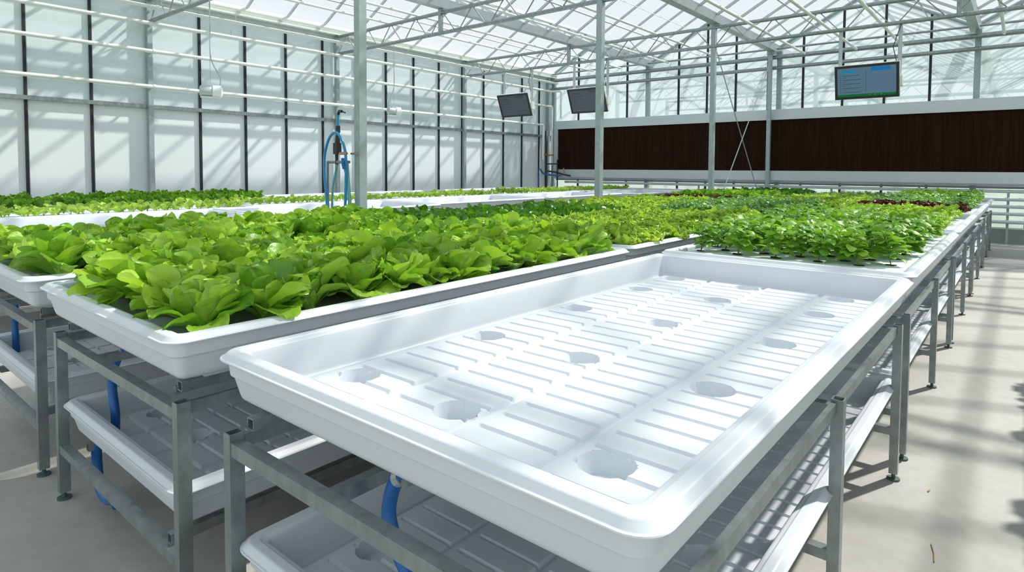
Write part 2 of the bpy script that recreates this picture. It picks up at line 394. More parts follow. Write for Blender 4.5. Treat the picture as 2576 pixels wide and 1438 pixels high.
for i in range(len(GUT) - 1):
    xa, xb = GUT[i], GUT[i + 1]; xm = (xa + xb) / 2; zr = ZG + 0.10 + RISE * (xb - xa) / 3.3
    for x0 in (xa, xb):
        mb.tube([(x0, YE + 0.0, ZG + 0.08), (xm, YE + 0.0, zr)], 0.035, 6)
mb.build('gable_rafter', M['zincpole'], we)

# brown cooling pad with its frame and water gutter
cp = thing('cooling_pad', 'long dark brown cooling pad filling the far wall', 'cooling pad', kind='structure')
MB().box(-8.84, 11.2, 13.95, 14.02, 1.32, 2.50).build('pad_core', M['pad'], cp)
mb = MB(); mb.box(-8.98, 11.2, 13.91, 14.03, 2.50, 2.615); mb.box(-8.98, 11.2, 13.94, 14.03, 2.6151, 2.665); mb.box(-8.98, 11.2, 13.97, 14.03, 2.6651, 2.74); mb.box(-8.98, -8.84, 13.91, 14.03, 1.30, 2.4999)
mb.build('top_frame', M['alu'], cp)
mb = MB(); mb.prism([(13.85, 1.34), (13.88, 1.345), (13.94, 1.345), (14.02, 1.31), (14.02, 1.08), (13.93, 1.08), (13.85, 1.13)], -8.95, 11.2, 'x')
mb.build('water_gutter', M['alu'], cp)
MB().tube([(-8.9, 13.95, 1.055), (11.2, 13.95, 1.055)], 0.022, 8).build('drain_pipe', M['grey'], cp)

# end posts
for i, x in enumerate([-9.10, -6.06, -2.76, 0.86, 4.3]):
    wd = 0.05
    tag(MB().box(x - wd, x + wd, 14.035, 14.13, 0, ZG).build('end_post', M['zincpole']),
        f'grey steel post against the far wall, {["in the left corner","behind the left monitors","beside the last column of the row","right of the lit monitor","beyond the right edge"][i]}', 'post', 'end wall posts')

# heating pipes along end wall
for i, z in enumerate((0.415, 0.565, 0.70, 0.835, 0.985)):
    tag(MB().tube([(-8.6, 13.97, z), (6, 13.97, z)], 0.034, 10).build('heating_pipe', M['alu'], None, True, 0.8),
        f'pale heating pipe along the far wall below the pad, {["lowest","second lowest","middle","second highest","highest"][i]} of five', 'pipe', 'far wall heating pipes')
for i, x in enumerate((-7.6, -4.6, -1.6, 1.4, 4.4)):
    tag(MB().box(x - .02, x + .02, 14.005, 14.03, 0, 1.02).build('pipe_support', M['zincpole']), f'upright bracket holding the far wall heating pipes, {["first","second","third","fourth","fifth"][i]} from the left', 'bracket', 'heating pipe brackets')
# end wall horizontal tubes
for z, r, nm in ((3.91, 0.05, 'thick galvanized tube across the far wall, upper'), (3.67, 0.042, 'galvanized tube across the far wall just above the lit monitor'), (4.10, 0.022, 'thin galvanized tube across the far wall at gutter height')):
    tag(MB().tube([(-9.1, YE - 0.24, z), (11, YE - 0.24, z)], r, 10).build('cross_tube', M['zinc'], None, True, 0.8), nm, 'tube', 'tubes across far wall')

# ------------------------------------------------------------------ columns and trusses
COLY = [2.58, 6.52, 10.48, 13.78]
XC = -2.88
cl_ = ['wide galvanized column nearest the camera beside the blue hose station', 'galvanized column in front of the middle monitor', 'galvanized column left of the crossed brace rods', 'thin galvanized column at the far end of the row']
for i, y in enumerate(COLY):
    hw = [.038, .042, .042, .040][i]
    t = thing('column', cl_[i], 'column', (XC, y, 0), 0, 'main steel columns')
    MB().box(-hw, hw, -hw, hw, 0.012, ZG - 0.02).build('shaft', M['zincpole'], t)
    MB().box(-0.09, 0.09, -0.09, 0.09, 0, 0.012).build('base_plate', M['zinc'], t)
    MB().box(-hw - 0.02, hw + 0.02, -hw - 0.02, hw + 0.02, ZG - 0.10, ZG - 0.021).build('top_bracket', M['zinc'], t)
WCY = [-1.2, 3.17, 6.64, 10.33, 13.85]
for i, y in enumerate(WCY):
    tag(MB().box(XW + 0.035, XW + 0.11, y - 0.036, y + 0.036, 0, 3.98).build('wall_post', M['zincpole']),
        f'grey steel post on the left wall, {["left of the first visible panel","nearest the camera","second from the camera","third from the camera","in the far corner"][i]}', 'post', 'left wall posts')

def truss(p0, p1, n, label, zu=3.97, zl=3.63, r=0.032, post=None):
    t = thing('roof_truss', label, 'truss', (p0[0], p0[1], 0), math.atan2(p1[1] - p0[1], p1[0] - p0[0]), 'roof lattice trusses')
    L = math.hypot(p1[0] - p0[0], p1[1] - p0[1])
    MB().tube([(0, 0, zu), (L, 0, zu)], r, 10).build('top_chord', M['zinc'], t, True, 0.9)
    MB().tube([(0, 0, zl), (L, 0, zl)], r, 10).build('bottom_chord', M['zinc'], t, True, 0.9)
    stp = L / n; me = {}
    for i in range(n):
        for s in (0, 1):
            key = s
            if key not in me:
                h = stp * 0.42
                pts = [(0, 0, zl), (h, 0, zu)] if s == 0 else [(0, 0, zu), (h, 0, zl)]
                me[key] = MB().tube(pts, 0.0095, 6).mesh('diagonal', M['zinc'])
            link('diagonal', me[key], t, (i * stp + (0.04 if s == 0 else 0.04 + stp * 0.44), 0, 0))
    if post:
        MB().box(post - 0.03, post + 0.03, -0.03, 0.03, zl, ZG - 0.02).build('king_post', M['zinc'], t)
    return t
truss((-9.12, -1.2), (XC, -1.2), 9, 'lattice truss over the camera between left wall and columns', post=3.1)
truss((-9.08, 3.17), (XC, 3.13), 9, 'lattice truss nearest the camera on the left wall', post=3.1)
truss((-9.12, 6.64), (XC, 6.52), 9, 'lattice truss from the left wall to the second column', post=3.06)
truss((-9.12, 10.35), (XC, 10.45), 9, 'lattice truss carrying the two unlit monitors', post=3.06)
truss((XC, 3.13), (4.3, 2.9), 10, 'lattice truss above the camera right of the near column', post=3.68)
truss((XC, 6.52), (4.3, 6.5), 10, 'lattice truss across the upper middle, second bay to the right', post=3.68)
truss((XC, 10.45), (4.3, 10.4), 10, 'lattice truss carrying the lit monitor', post=3.68)
truss((4.3, 10.4), (11.3, 10.4), 10, 'lattice truss right of the frame at the lit monitor')
truss((4.3, 6.5), (11.3, 6.5), 10, 'lattice truss right of the frame in the middle')
truss((4.3, 2.6), (11.3, 2.6), 10, 'lattice truss right of the frame near the camera')
for y in (2.6, 6.5, 10.4, 13.8):
    tag(MB().box(4.25, 4.35, y - 0.05, y + 0.05, 0, ZG - 0.02).build('column', M['zincpole']), f'galvanized column right of the aisle, {["nearest","second","third","last"][[2.6,6.5,10.4,13.8].index(y)]} of its row', 'column', 'columns right of the aisle')
# next compartment seen through the end glass
nb = ['first', 'second', 'third']
for k, y in enumerate((17.8, 21.6, 25.4)):
    truss((-9.12, y), (XC, y), 9, f'{nb[k]} lattice truss behind the end glass, left span', post=3.06)
    truss((XC, y), (4.3, y), 10, f'{nb[k]} lattice truss behind the end glass, middle span', post=3.68)
    truss((4.3, y), (11.3, y), 10, f'{nb[k]} lattice truss behind the end glass, right span')
    for j, x in enumerate((-9.12, XC, 4.3)):
        tag(MB().box(x - 0.05, x + 0.05, y - 0.05, y + 0.05, 0, ZG - 0.02).build('column', M['zincpole']), f'column behind the end glass under the {nb[k]} truss, {["left","middle","right"][j]}', 'column', 'columns behind the end glass')

# crossed brace rods between the last two columns
tag(MB().tube([(XC - 0.02, 10.62, 3.62), (XC - 0.02, 13.72, 0.30)], 0.010, 6).build('brace_rod', M['steelcable']), 'thin brace rod falling to the right between the last two columns', 'brace rod', 'crossed brace rods')
tag(MB().tube([(XC + 0.02, 13.74, 3.80), (XC + 0.02, 10.54, 0.42)], 0.010, 6).build('brace_rod', M['bright']), 'thin brace rod rising to the right between the last two columns', 'brace rod', 'crossed brace rods')

# cream pipes along left wall
zz = [2.60, 3.15, 3.58, 3.80]
for i, z in enumerate(zz):
    x = XW + (0.25 if i < 3 else 0.42)
    t = thing('wall_pipe', f'long cream pipe along the left wall, {["lowest","second lowest","second highest","highest"][i]} of four', 'pipe', group='cream wall pipes')
    ye = {0: 13.35, 1: 13.75, 2: 13.9, 3: 13.8}[i]
    pts = [(x, -7, z), (x, ye, z)]
    if i == 0: pts = [(x, -7, z), (x, ye, z), (x, ye + 0.02, z - 0.02), (x, ye + 0.02, 1.62)]
    if i == 1: pts = [(x, -7, z), (x, ye, z), (x + 0.01, ye + 0.02, z - 0.02), (x + 0.01, ye + 0.02, 1.45)]
    if i == 2: pts = [(x, -7, z), (x, ye - 0.15, z), (x + 0.30, ye - 0.13, z - 0.01), (x + 0.32, ye - 0.13, z - 0.05), (x + 0.32, ye - 0.13, 2.80)]
    MB().tube(pts, 0.030, 12).build('pipe_run', M['pipe'], t, True, 0.9)
    for y in WCY[1:4]:
        mb = MB().tube([(x, y - 0.02, z), (x, y + 0.02, z)], 0.038, 12); mb.box(XW + 0.11, x, y - 0.012, y + 0.012, z - 0.015, z + 0.015); mb.build('clamp', M['pipe'], t)
    if i >= 2:
        for y in (0.9, 4.4, 8.2): MB().tube([(x, y, z), (x, y, z + 0.12)], 0.007, 6).build('hanger', M['steelcable'], t)

# overhead pipes carried on the trusses
ov = [(-7.55, 4.03), (-6.70, 4.03), (-5.35, 4.03), (-4.0, 3.99), (-2.15, 3.90), (-1.15, 3.88), (-0.33, 3.84), (1.25, 3.88), (2.9, 3.88)]
nm_ = ['leftmost, near the left wall', 'second from the left wall', 'third from the left wall', 'just left of the columns', 'just right of the columns', 'second right of the columns', 'left of the lit monitor', 'right of the lit monitor', 'over the right aisle']
for i, (x, z) in enumerate(ov):
    tag(MB().tube([(x, -7, z), (x, 13.75, z)], 0.026 if i > 3 else 0.022, 10).build('overhead_pipe', M['pipe'], None, True, 0.9), f'cream overhead pipe on the roof trusses, {nm_[i]}', 'pipe', 'cream overhead pipes')

# ------------------------------------------------------------------ growing tray
TW, TL = 1.22, 2.49
PROF = [(.080, -.1120), (.074, -.1090), (.069, -.103), (.066, -.096), (.052, -.022), (.049, -.012), (.045, -.0075), (.040, -.0055), (.035, -.0048), (.032, -.0035), (.030, -.0010), (.027, 0), (.011, 0), (.006, -.0012), (.003, -.0035),
        (-.007, -.0135), (-.009, -.0145), (-.0125, -.0150), (-.0135, -.0170), (-.0125, -.0195), (.002, -.0200), (.005, -.022), (.006, -.026), (.009, -.058), (.010, -.061), (.013, -.0635), (.0165, -.0655), (.018, -.069),
        (.030, -.114), (.033, -.122), (.039, -.129), (.047, -.134), (.058, -.1365), (.095, -.152)]
def rloop(d, z, W, L, r0=0.045, seg=7):
    r = max(r0 - d * 0.6, 0.012) if d > 0 else r0 - d
    x0, x1, y0, y1 = d, W - d, d, L - d; out = []
    for cx, cy, a in ((x1 - r, y1 - r, 0), (x0 + r, y1 - r, 90), (x0 + r, y0 + r, 180), (x1 - r, y0 + r, 270)):
        for k in range(seg + 1):
            t = math.radians(a + 90 * k / seg); out.append((cx + r * math.cos(t), cy + r * math.sin(t), z))
    return out
def tray_mesh(W, L, detail, hi=True):
    mb = MB(); vs = []; fs = []
    loops = [rloop(d, z, W, L, seg=7 if hi else 3) for d, z in PROF]; n = len(loops[0])
    for lp in loops: vs += lp
    for i in range(len(loops) - 1):
        for k in range(n): fs.append((i * n + k, i * n + (k + 1) % n, (i + 1) * n + (k + 1) % n, (i + 1) * n + k))
    fs.append(tuple((len(loops) - 1) * n + k for k in range(n)))
    if not detail: fs.append(tuple(range(n - 1, -1, -1)))
    mb.add(vs, fs)
    # moulded feet under the tray
    for x in (0.13, W / 2, W - 0.13):
        for y in (0.17, 0.75, L / 2, L - 0.75, L - 0.17):
            a, b = .055, .045
            mb.add([(x-a,y-b-.02,-.133),(x+a,y-b-.02,-.133),(x+a,y+b+.02,-.133),(x-a,y+b+.02,-.133),(x-a*.8,y-b,-.155),(x+a*.8,y-b,-.155),(x+a*.8,y+b,-.155),(x-a*.8,y+b,-.155)],
                   [(4,7,6,5),(0,4,5,1),(1,5,6,2),(2,6,7,3),(3,7,4,0)])
    if detail:
        sx = W / TW; sy = L / TL
        blocks = [(.100, .344), (.366, .619), (.641, .874), (.896, 1.122)]
        ya, yb = .10, 2.385
        slots = [.19 + .0832 * k for k in range(27)]
        XS_ = None
        dimp = [(cx, cy) for cx in (.185, .562, .975) for cy in (.300, .835, 1.390, 1.930, 2.300)]
        XS = set(np.round(np.arange(.070, 1.1501, .0055), 4)); YS = set(np.round(np.arange(.070, 2.4201, .0055), 4))
        for a, b in blocks:
            for q in (a, b): XS |= {round(q - .003, 4), round(q, 4), round(q + .003, 4)}
            XS |= {round(a + .018, 4), round(a + .022, 4)}
        for s in slots:
            for q in (-.009, -.0055, -.002, .002, .0055, .009): YS.add(round(s + q, 4))
        for q in (ya, yb): YS |= {round(q - .003, 4), round(q + .003, 4)}
        XS = np.array(sorted(XS)); YS = np.array(sorted(YS))
        XS = XS[np.insert(np.diff(XS) > .0012, 0, True)]; YS = YS[np.insert(np.diff(YS) > .0012, 0, True)]
        X, Y = np.meshgrid(XS, YS); zl_, zh = -.1115, -.1015
        def ss(t): t = np.clip(t, 0, 1); return t * t * (3 - 2 * t)
        pl = np.zeros_like(X); sl = np.zeros_like(X)
        for a, b in blocks:
            pl = np.maximum(pl, np.minimum(ss((X - a + .003) / .006), ss((b - X + .003) / .006)))
            inx = ss((X - a - .018) / .004) * (X < b + .005)
            for s in slots: sl = np.maximum(sl, inx * ss((.0075 - np.abs(Y - s)) / .004))
        pl = np.minimum(pl, np.minimum(ss((Y - ya + .004) / .008), ss((yb - Y + .004) / .008)))
        Z = zl_ + (zh - zl_) * pl * (1 - sl * .9)
        X = X.copy(); Y = Y.copy()
        for cx, cy in dimp:
            r = np.hypot(X - cx, Y - cy)
            for Rr in (.0585, .0480):
                mk = np.abs(r - Rr) < .0034
                q = np.where(mk, Rr / np.maximum(r, 1e-6), 1.0)
                X = cx + (X - cx) * q; Y = cy + (Y - cy) * q; r = np.hypot(X - cx, Y - cy)
            f = ss((.0585 - r) / .0105)
            Z = Z * (1 - f) + (-.1460) * f
        ny, nx = X.shape
        V = np.stack([X * sx, Y * sy, Z], -1).reshape(-1, 3).tolist()
        idx = np.arange(nx * ny).reshape(ny, nx)
        F = np.stack([idx[:-1, :-1], idx[:-1, 1:], idx[1:, 1:], idx[1:, :-1]], -1).reshape(-1, 4).tolist()
        mb.add(V, F)
    me = mb.mesh('growing_tray', M['plastic'], True, 0.55)
    o = bpy.data.objects.new('tmp', me); C.objects.link(o)
    md = o.modifiers.new('wn', 'WEIGHTED_NORMAL'); md.keep_sharp = True; md.weight = 80
    dg = bpy.context.evaluated_depsgraph_get(); dg.update()
    me2 = bpy.data.meshes.new_from_object(o.evaluated_get(dg)); me2.name = 'growing_tray'
    bpy.data.objects.remove(o); return me2
ME_TRAY = tray_mesh(TW, TL, True); ME_PLAIN = tray_mesh(TW, TL, False, True)
LW, LL = 1.078, 2.49
ME_LOW = tray_mesh(LW, LL, True)

def tray(x, y, label, me=ME_TRAY, z=H, group='upper growing trays', name='growing_tray', bend=0):
    o = link(name, me, None, (x, y, z)); tag(o, label, 'tray', group); return o
TZ = {'R1': [-.002, .010, .02, .016, .012], 'R2': [.014] * 5, 'R3': [.014] * 5}

# stand ------------------------------------------------------------
SW = 1.14   # between leg centres
def sqtube(mb, x, y, z0, z1, a=0.0165, b=0.019, wall=0.003):
    # upright square tube, open at the top
    for (x0, x1, y0, y1) in ((x-a, x+a, y-b, y-b+wall), (x-a, x+a, y+b-wall, y+b), (x-a, x-a+wall, y-b+wall, y+b-wall), (x+a-wall, x+a, y-b+wall, y+b-wall)):
        mb.box(x0, x1, y0, y1, z0, z1)
    return mb
def make_stand(SW):
    t = thing('bench_stand', 'x', 'bench frame')
    legm = sqtube(MB(), 0, 0, 0.03, 0.685).mesh('leg', M['zinc'])
    fb = MB(); fb.tube([(0, 0, 0), (0, 0, 0.008)], 0.026, 12); fb.tube([(0, 0, 0.008), (0, 0, 0.04)], 0.008, 8)
    footm = fb.mesh('levelling_foot', M['foot'])
    crossm = MB().box(0.0165, SW - 0.0165, -0.0165, 0.0165, 0.632, 0.666).mesh('cross_rail', M['zinc'])
    shelfm = MB().box(0.0165, SW - 0.0165, -0.0165, 0.0165, 0.198, 0.230).mesh('shelf_rail', M['zinc'])
    for yy in (0.0, 1.25, 2.38):
        for xx in (0, SW):
            l = link('leg', legm, t, (xx, yy, 0)); link('levelling_foot', footm, l)
        link('cross_rail', crossm, t, (0, yy, 0)); link('shelf_rail', shelfm, t, (0, yy, 0))
    sidem = MB().box(-0.008, 0.008, 0.020, 2.360, 0.643, 0.677).mesh('side_rail', M['zinc'])
    for xx in (0.0, SW): link('side_rail', sidem, t, (xx + (0.009 if xx == 0 else -0.009), 0, 0))
    def hollow(mb, a, z0, z1, y0, y1, w=.003):
        for (p, q, r_, s_) in ((-a, a, z1 - w, z1), (-a, a, z0, z0 + w), (-a, -a + w, z0 + w, z1 - w), (a - w, a, z0 + w, z1 - w)): mb.box(p, q, y0, y1, r_, s_)
        return mb
    barm = hollow(MB(), .015, .695, .7249, 0.02, 2.47).mesh('bench_bar', M['zinc'])
    for xx in (0.045, SW - 0.06): link('bench_bar', barm, t, (xx, 0, 0))
    cb = MB().box(0.03, SW - 0.13, -0.014, 0.014, 0.667, 0.6949).mesh('bench_crossbar', M['zinc'])
    for yy in (0.42, 1.20, 2.1): link('bench_crossbar', cb, t, (0, yy, 0))
    mr_ = MB().box(-0.014, 0.014, 0.0166, 1.1115, 0.634, 0.666).mesh('middle_rail', M['zinc'])
    link('middle_rail', mr_, t, (0.40, 0, 0)); link('middle_rail', mr_, t, (0.40, 1.252, 0))
    rl = MB().tube([(0, .03, .6805), (0, 2.35, .6805)], .0135, 10).mesh('roller_pipe', M['zinc'], True, .8)
    link('roller_pipe', rl, t, (SW - 0.12, 0, 0))
    sb = hollow(MB(), .014, .2301, .262, 0.0, 2.44).mesh('shelf_bar', M['zinc'])
    link('shelf_bar', sb, t, (0.16, .04, 0)); link('shelf_bar', sb, t, (SW - 0.10, 0.0, 0))
    return t
STANDS = {}
def stand(x, y, label, group='tray bench frames', sw=1.14):
    if sw not in STANDS: STANDS[sw] = o = make_stand(sw)
    else: o = copy_tree(STANDS[sw])
    o.location = (x, y, 0); tag(o, label, None, group); return o

PITCH = 2.555
ordn = ['nearest', 'second', 'third', 'fourth', 'fifth', 'sixth']
rows = {  # name: (x left edge of upper trays per index, x offset of stands)
    'R1': ('right row beside the aisle', [0.0, 0.0, 0.0, 0.0, 0.0], 0.075),
    'R2': ('middle lettuce row', [-1.367, -1.41, -1.39, -1.37, -1.35], -1.375),
    'R3': ('third row from the right', [-2.74, -2.74, -2.74, -2.74, -2.74], -2.81),
    'R4': ('fourth row, beyond the columns', [-5.33, -5.56, -5.75, -5.75, -5.45], -5.45),
    'R5': ('seedling row near the left wall', [-6.62, -6.70, -7.00, -7.05, -7.05, -7.05], -6.85),
    'R6': ('row against the left wall', [-7.98, -8.05, -8.32, -8.36, -8.36], -8.15)}
dY = {'R1': [0, 2.53, 5.07, 7.62, 10.17], 'R2': [-0.06, 2.54, 5.07, 7.62, 10.17], 'R3': [-0.08, 2.60, 5.10, 7.65, 10.2],
      'R4': [-0.10, 2.47, 5.03, 7.6, 10.2], 'R5': [-2.02, 0.55, 3.12, 5.69, 8.26, 10.83], 'R6': [-1.15, 1.42, 3.99, 6.56, 9.13]}
what = {('R1', 0): 'empty white grooved growing tray in the foreground', ('R1', 1): 'white growing tray of basil plants behind the empty tray', ('R1', 2): 'white growing tray of frilly lettuce in the right row',
        ('R1', 3): 'white growing tray starting with a red lettuce line, right row', ('R1', 4): 'last white growing tray of the right row',
        ('R2', 0): 'white growing tray of butterhead lettuce left of the empty tray', ('R2', 1): 'white growing tray of yellow-green frilly lettuce in the middle row', ('R2', 2): 'white growing tray of dark herbs in the middle row',
        ('R2', 3): 'white growing tray of pale frilly lettuce far back, middle row', ('R2', 4): 'last white growing tray of the middle row',
        ('R3', 0): 'white growing tray of butterhead lettuce at the left edge', ('R3', 1): 'white growing tray of dark green choy', ('R3', 2): 'white growing tray of frilly lettuce left of the dark herbs',
        ('R3', 3): 'white growing tray starting with red lettuce, third row', ('R3', 4): 'last white growing tray of the third row'}
for rn, (rd, xs, sx) in rows.items():
    for k in range(len(xs)):
        if rn in ('R4', 'R5', 'R6'):
            lb = f'{"empty white growing tray" if rn == "R4" else ("white growing tray of seedlings" if rn == "R5" else ("white growing tray of dark romaine" if k < 2 else "bare white growing tray"))}, {ordn[k]} in the {rd}'
        else: lb = what[(rn, k)]
        det = rn == 'R4' or (rn, k) == ('R1', 0) or (rn == 'R6' and k > 1)
        tray(xs[k], dY[rn][k], lb, ME_TRAY if det else ME_PLAIN, H + TZ.get(rn, [0] * 6)[k])
        shift = xs[k] - xs[0] if rn in ('R4', 'R5', 'R6') else 0
        y0 = dY[rn][k] + (0.06 if k else 0.06) + (0.04 if k else -0.05)
        sx_ = xs[k] + 0.04 if rn in ('R4', 'R5', 'R6') else sx
        stand(sx_, 0.0 if dY[rn][k] > -.2 and not k else y0, f'galvanized bench frame under the {ordn[k]} tray of the {rd}', sw=1.115 if rn == 'R1' else 1.14)
        if (rn == 'R1') or (rn in ('R2', 'R3') and k < 2):
            tray(sx_ + ((1.115 if rn == 'R1' else 1.14) - LW) / 2, (0.0 if k == 0 else dY[rn][k] + 0.06), f'white lower shelf tray under the {ordn[k]} tray of the {rd}', ME_LOW, 0.2621 + 0.155, 'lower shelf trays', 'shelf_tray')

# ------------------------------------------------------------------ plants
class LeafMB:
    def __init__(s): s.v = []; s.f = []; s.uv = []; s.t = []; s.n = 0
    def leaf(s, base, az, e0, e1, length, width, cup=0.3, ruff=0.0, freq=6, nu=6, nv=7, wide=0.6, roll=0.0, tone=0.5, ph=0.0, petiole=0.0, point=0.0, edge=2.0, side=0.0, bump_=0.0):
        t = (0.35 * np.linspace(0, 1, nv + 1) + 0.65 * np.sin(np.linspace(0, PI / 2, nv + 1)))[:, None]; sgn = np.linspace(-1, 1, nu + 1)[None, :]
        e = np.radians(e0 + (e1 - e0) * t[:, 0] ** 1.3)
        ds = np.diff(t[:, 0]) * length; em = (e[1:] + e[:-1]) / 2
        px = np.concatenate([[0], np.cumsum(np.cos(em) * ds)]); pz = np.concatenate([[0], np.cumsum(np.sin(em) * ds)])
        tt = t[:, 0]
        tb = np.clip((tt - petiole) / (1 - petiole), 0, 1)
        a = wide / (1.0001 - wide)
        wp = (np.power(np.clip(tb, 1e-4, 1), a * 0.6) * np.power(np.clip(1 - tb, 0, 1), 0.42 + point))
        wp = wp / wp.max()
        base_w = 0.10 if petiole > 0 else 0.28
        wp = np.maximum(wp, base_w * (1 - tt * 0.9)) * width / 2
        wp[-1] = wp[-2] * 0.18
        X = px[:, None] + 0 * sgn; Yl = wp[:, None] * sgn * (1 - 0.25 * abs(cup) * sgn ** 2)
        up = cup * wp[:, None] * np.abs(sgn) ** edge
        rf = ruff * np.sin(freq * 2 * np.pi * t + ph + 1.7 * np.sign(sgn)) * np.abs(sgn) ** 2 * np.clip(tb[:, None] * 2.2, 0, 1)
        rf = rf + ruff * 0.8 * np.sin(freq * 1.3 * sgn * np.pi + ph * 2) * np.clip((tb[:, None] - 0.6) / 0.4, 0, 1)
        nrm = up + rf + bump_ * (np.sin(13 * t + ph * 3 + 3 * sgn) * np.sin(6 * sgn + ph * 5 + 4 * t)) * np.clip(tb[:, None] * 2, 0, 1)
        ce, se = np.cos(e)[:, None], np.sin(e)[:, None]
        X = X - se * nrm + ruff * 0.6 * np.cos(freq * 2 * np.pi * t + ph) * np.abs(sgn) ** 2; Z = pz[:, None] + ce * nrm
        if roll: Yl2 = Yl * math.cos(roll) ; Z = Z + Yl * math.sin(roll); Yl = Yl2
        Yl = Yl + side * (t ** 2) * length
        ca, sa = math.cos(az), math.sin(az)
        wx = base[0] + X * ca - Yl * sa; wy = base[1] + X * sa + Yl * ca; wz = base[2] + Z
        nr, nc = wx.shape
        V = np.stack([wx, wy, wz], -1).reshape(-1, 3)
        idx = np.arange(nr * nc).reshape(nr, nc) + s.n
        F = np.stack([idx[:-1, :-1], idx[:-1, 1:], idx[1:, 1:], idx[1:, :-1]], -1).reshape(-1, 4)
        s.v.append(V); s.f.append(F); s.n += nr * nc
        s.uv.append(np.stack([(sgn + 1) / 2 + 0 * t, t + 0 * sgn], -1).reshape(-1, 2))
        s.t.append(np.full(nr * nc, tone)); return s
    def mesh(s, name, mat, zmin=None, extra=None):
        V = np.concatenate(s.v); F = np.concatenate(s.f); U = np.concatenate(s.uv); T = np.concatenate(s.t)
        if zmin is not None: V[:, 2] = np.where(V[:, 2] < zmin, zmin + (V[:, 2] - zmin) * 0.05, V[:, 2])
        me = bpy.data.meshes.new(name); me.from_pydata(V.tolist(), [], F.tolist())
        uvl = me.uv_layers.new(name='UVMap'); li = np.empty(len(me.loops), dtype=np.int32); me.loops.foreach_get('vertex_index', li)
        uvl.data.foreach_set('uv', U[li].astype(np.float32).ravel())
        at = me.attributes.new('tone', 'FLOAT', 'POINT'); at.data.foreach_set('value', T.astype(np.float32))
        me.polygons.foreach_set('use_smooth', [True] * len(me.polygons)); me.materials.append(mat); me.update(); return me

def butterhead(seed):
    r = random.Random(seed); L = LeafMB(); a0 = r.uniform(0, 6)
    for n, e0, e1, ln, wd, cup, z in ((6, 46, -12, .145, .125, .40, .02), (6, 60, 22, .165, .130, .55, .02), (6, 72, 48, .165, .115, .75, .02), (5, 80, 75, .140, .100, .9, .025), (4, 84, 112, .115, .080, 1.0, .03)):
        for i in range(n):
            az = a0 + i * 2 * PI / n + r.uniform(-.3, .3)
            q = r.uniform(.85, 1.12)
            L.leaf((0.008 * math.cos(az), 0.008 * math.sin(az), z), az, e0 + r.uniform(-14, 12), e1 + r.uniform(-38, 30), ln * q, wd * q * r.uniform(.85, 1.08), cup * r.uniform(.35, 1.15), .0045 * r.uniform(.2, 1.6), r.choice([1, 1.5, 2, 2.6]), 10, 12, .60, r.uniform(-.55, .55), r.uniform(.0, 1.0), r.uniform(0, 6), side=r.uniform(-.3, .3), bump_=.0055)
        a0 += .6
    return L.mesh('leaves', M['butter'], 0.004)
def choy(seed, mat='choy', sc=1.0):
    r = random.Random(seed); L = LeafMB(); a0 = r.uniform(0, 6)
    for n, e0, e1, ln, wd in ((6, 50, 0, .16, .085), (6, 66, 25, .165, .080), (5, 80, 60, .14, .065)):
        for i in range(n):
            az = a0 + i * 2 * PI / n + r.uniform(-.3, .3); q = r.uniform(.85, 1.1) * sc
            L.leaf((0.01 * math.cos(az), 0.01 * math.sin(az), .01), az, e0 + r.uniform(-8, 8), e1 + r.uniform(-25, 20), ln * q, wd * q, r.uniform(.1, .7), .004, 2, 6, 8, .62, r.uniform(-.4, .4), r.uniform(.1, .9), r.uniform(0, 6), petiole=.30)
        a0 += .5
    return L.mesh('leaves', M[mat], 0.004)
def romaine(seed):
    r = random.Random(seed); L = LeafMB(); a0 = r.uniform(0, 6)
    for n, e0, e1, ln, wd in ((6, 62, 35, .17, .085), (6, 74, 55, .175, .08), (5, 84, 80, .15, .06)):
        for i in range(n):
            az = a0 + i * 2 * PI / n + r.uniform(-.3, .3); q = r.uniform(.85, 1.1)
            L.leaf((0.01 * math.cos(az), 0.01 * math.sin(az), .01), az, e0 + r.uniform(-8, 8), e1 + r.uniform(-25, 20), ln * q, wd * q, r.uniform(.2, .8), .006, 3, 6, 8, .6, r.uniform(-.3, .3), r.uniform(.1, .9), r.uniform(0, 6))
        a0 += .5
    return L.mesh('leaves', M['romaine'], 0.004)
def frilly(seed, mat='frill', sc=1.0):
    r = random.Random(seed); L = LeafMB(); a0 = r.uniform(0, 6)
    for n, e0, e1, ln, wd in ((6, 38, 5, .14, .12), (6, 55, 35, .14, .115), (6, 70, 60, .125, .10), (5, 82, 80, .10, .075)):
        for i in range(n):
            az = a0 + i * 2 * PI / n + r.uniform(-.25, .25); q = r.uniform(.9, 1.1) * sc
            L.leaf((0.01 * math.cos(az), 0.01 * math.sin(az), .02), az, e0 + r.uniform(-10, 10), e1 + r.uniform(-15, 15), ln * q, wd * q, r.uniform(.1, .6), .013 * sc, r.choice([4, 5, 6]), 12, 14, .70, r.uniform(-.3, .3), r.uniform(.1, 1), r.uniform(0, 6))
        a0 += .5
    return L.mesh('leaves', M[mat], 0.004)
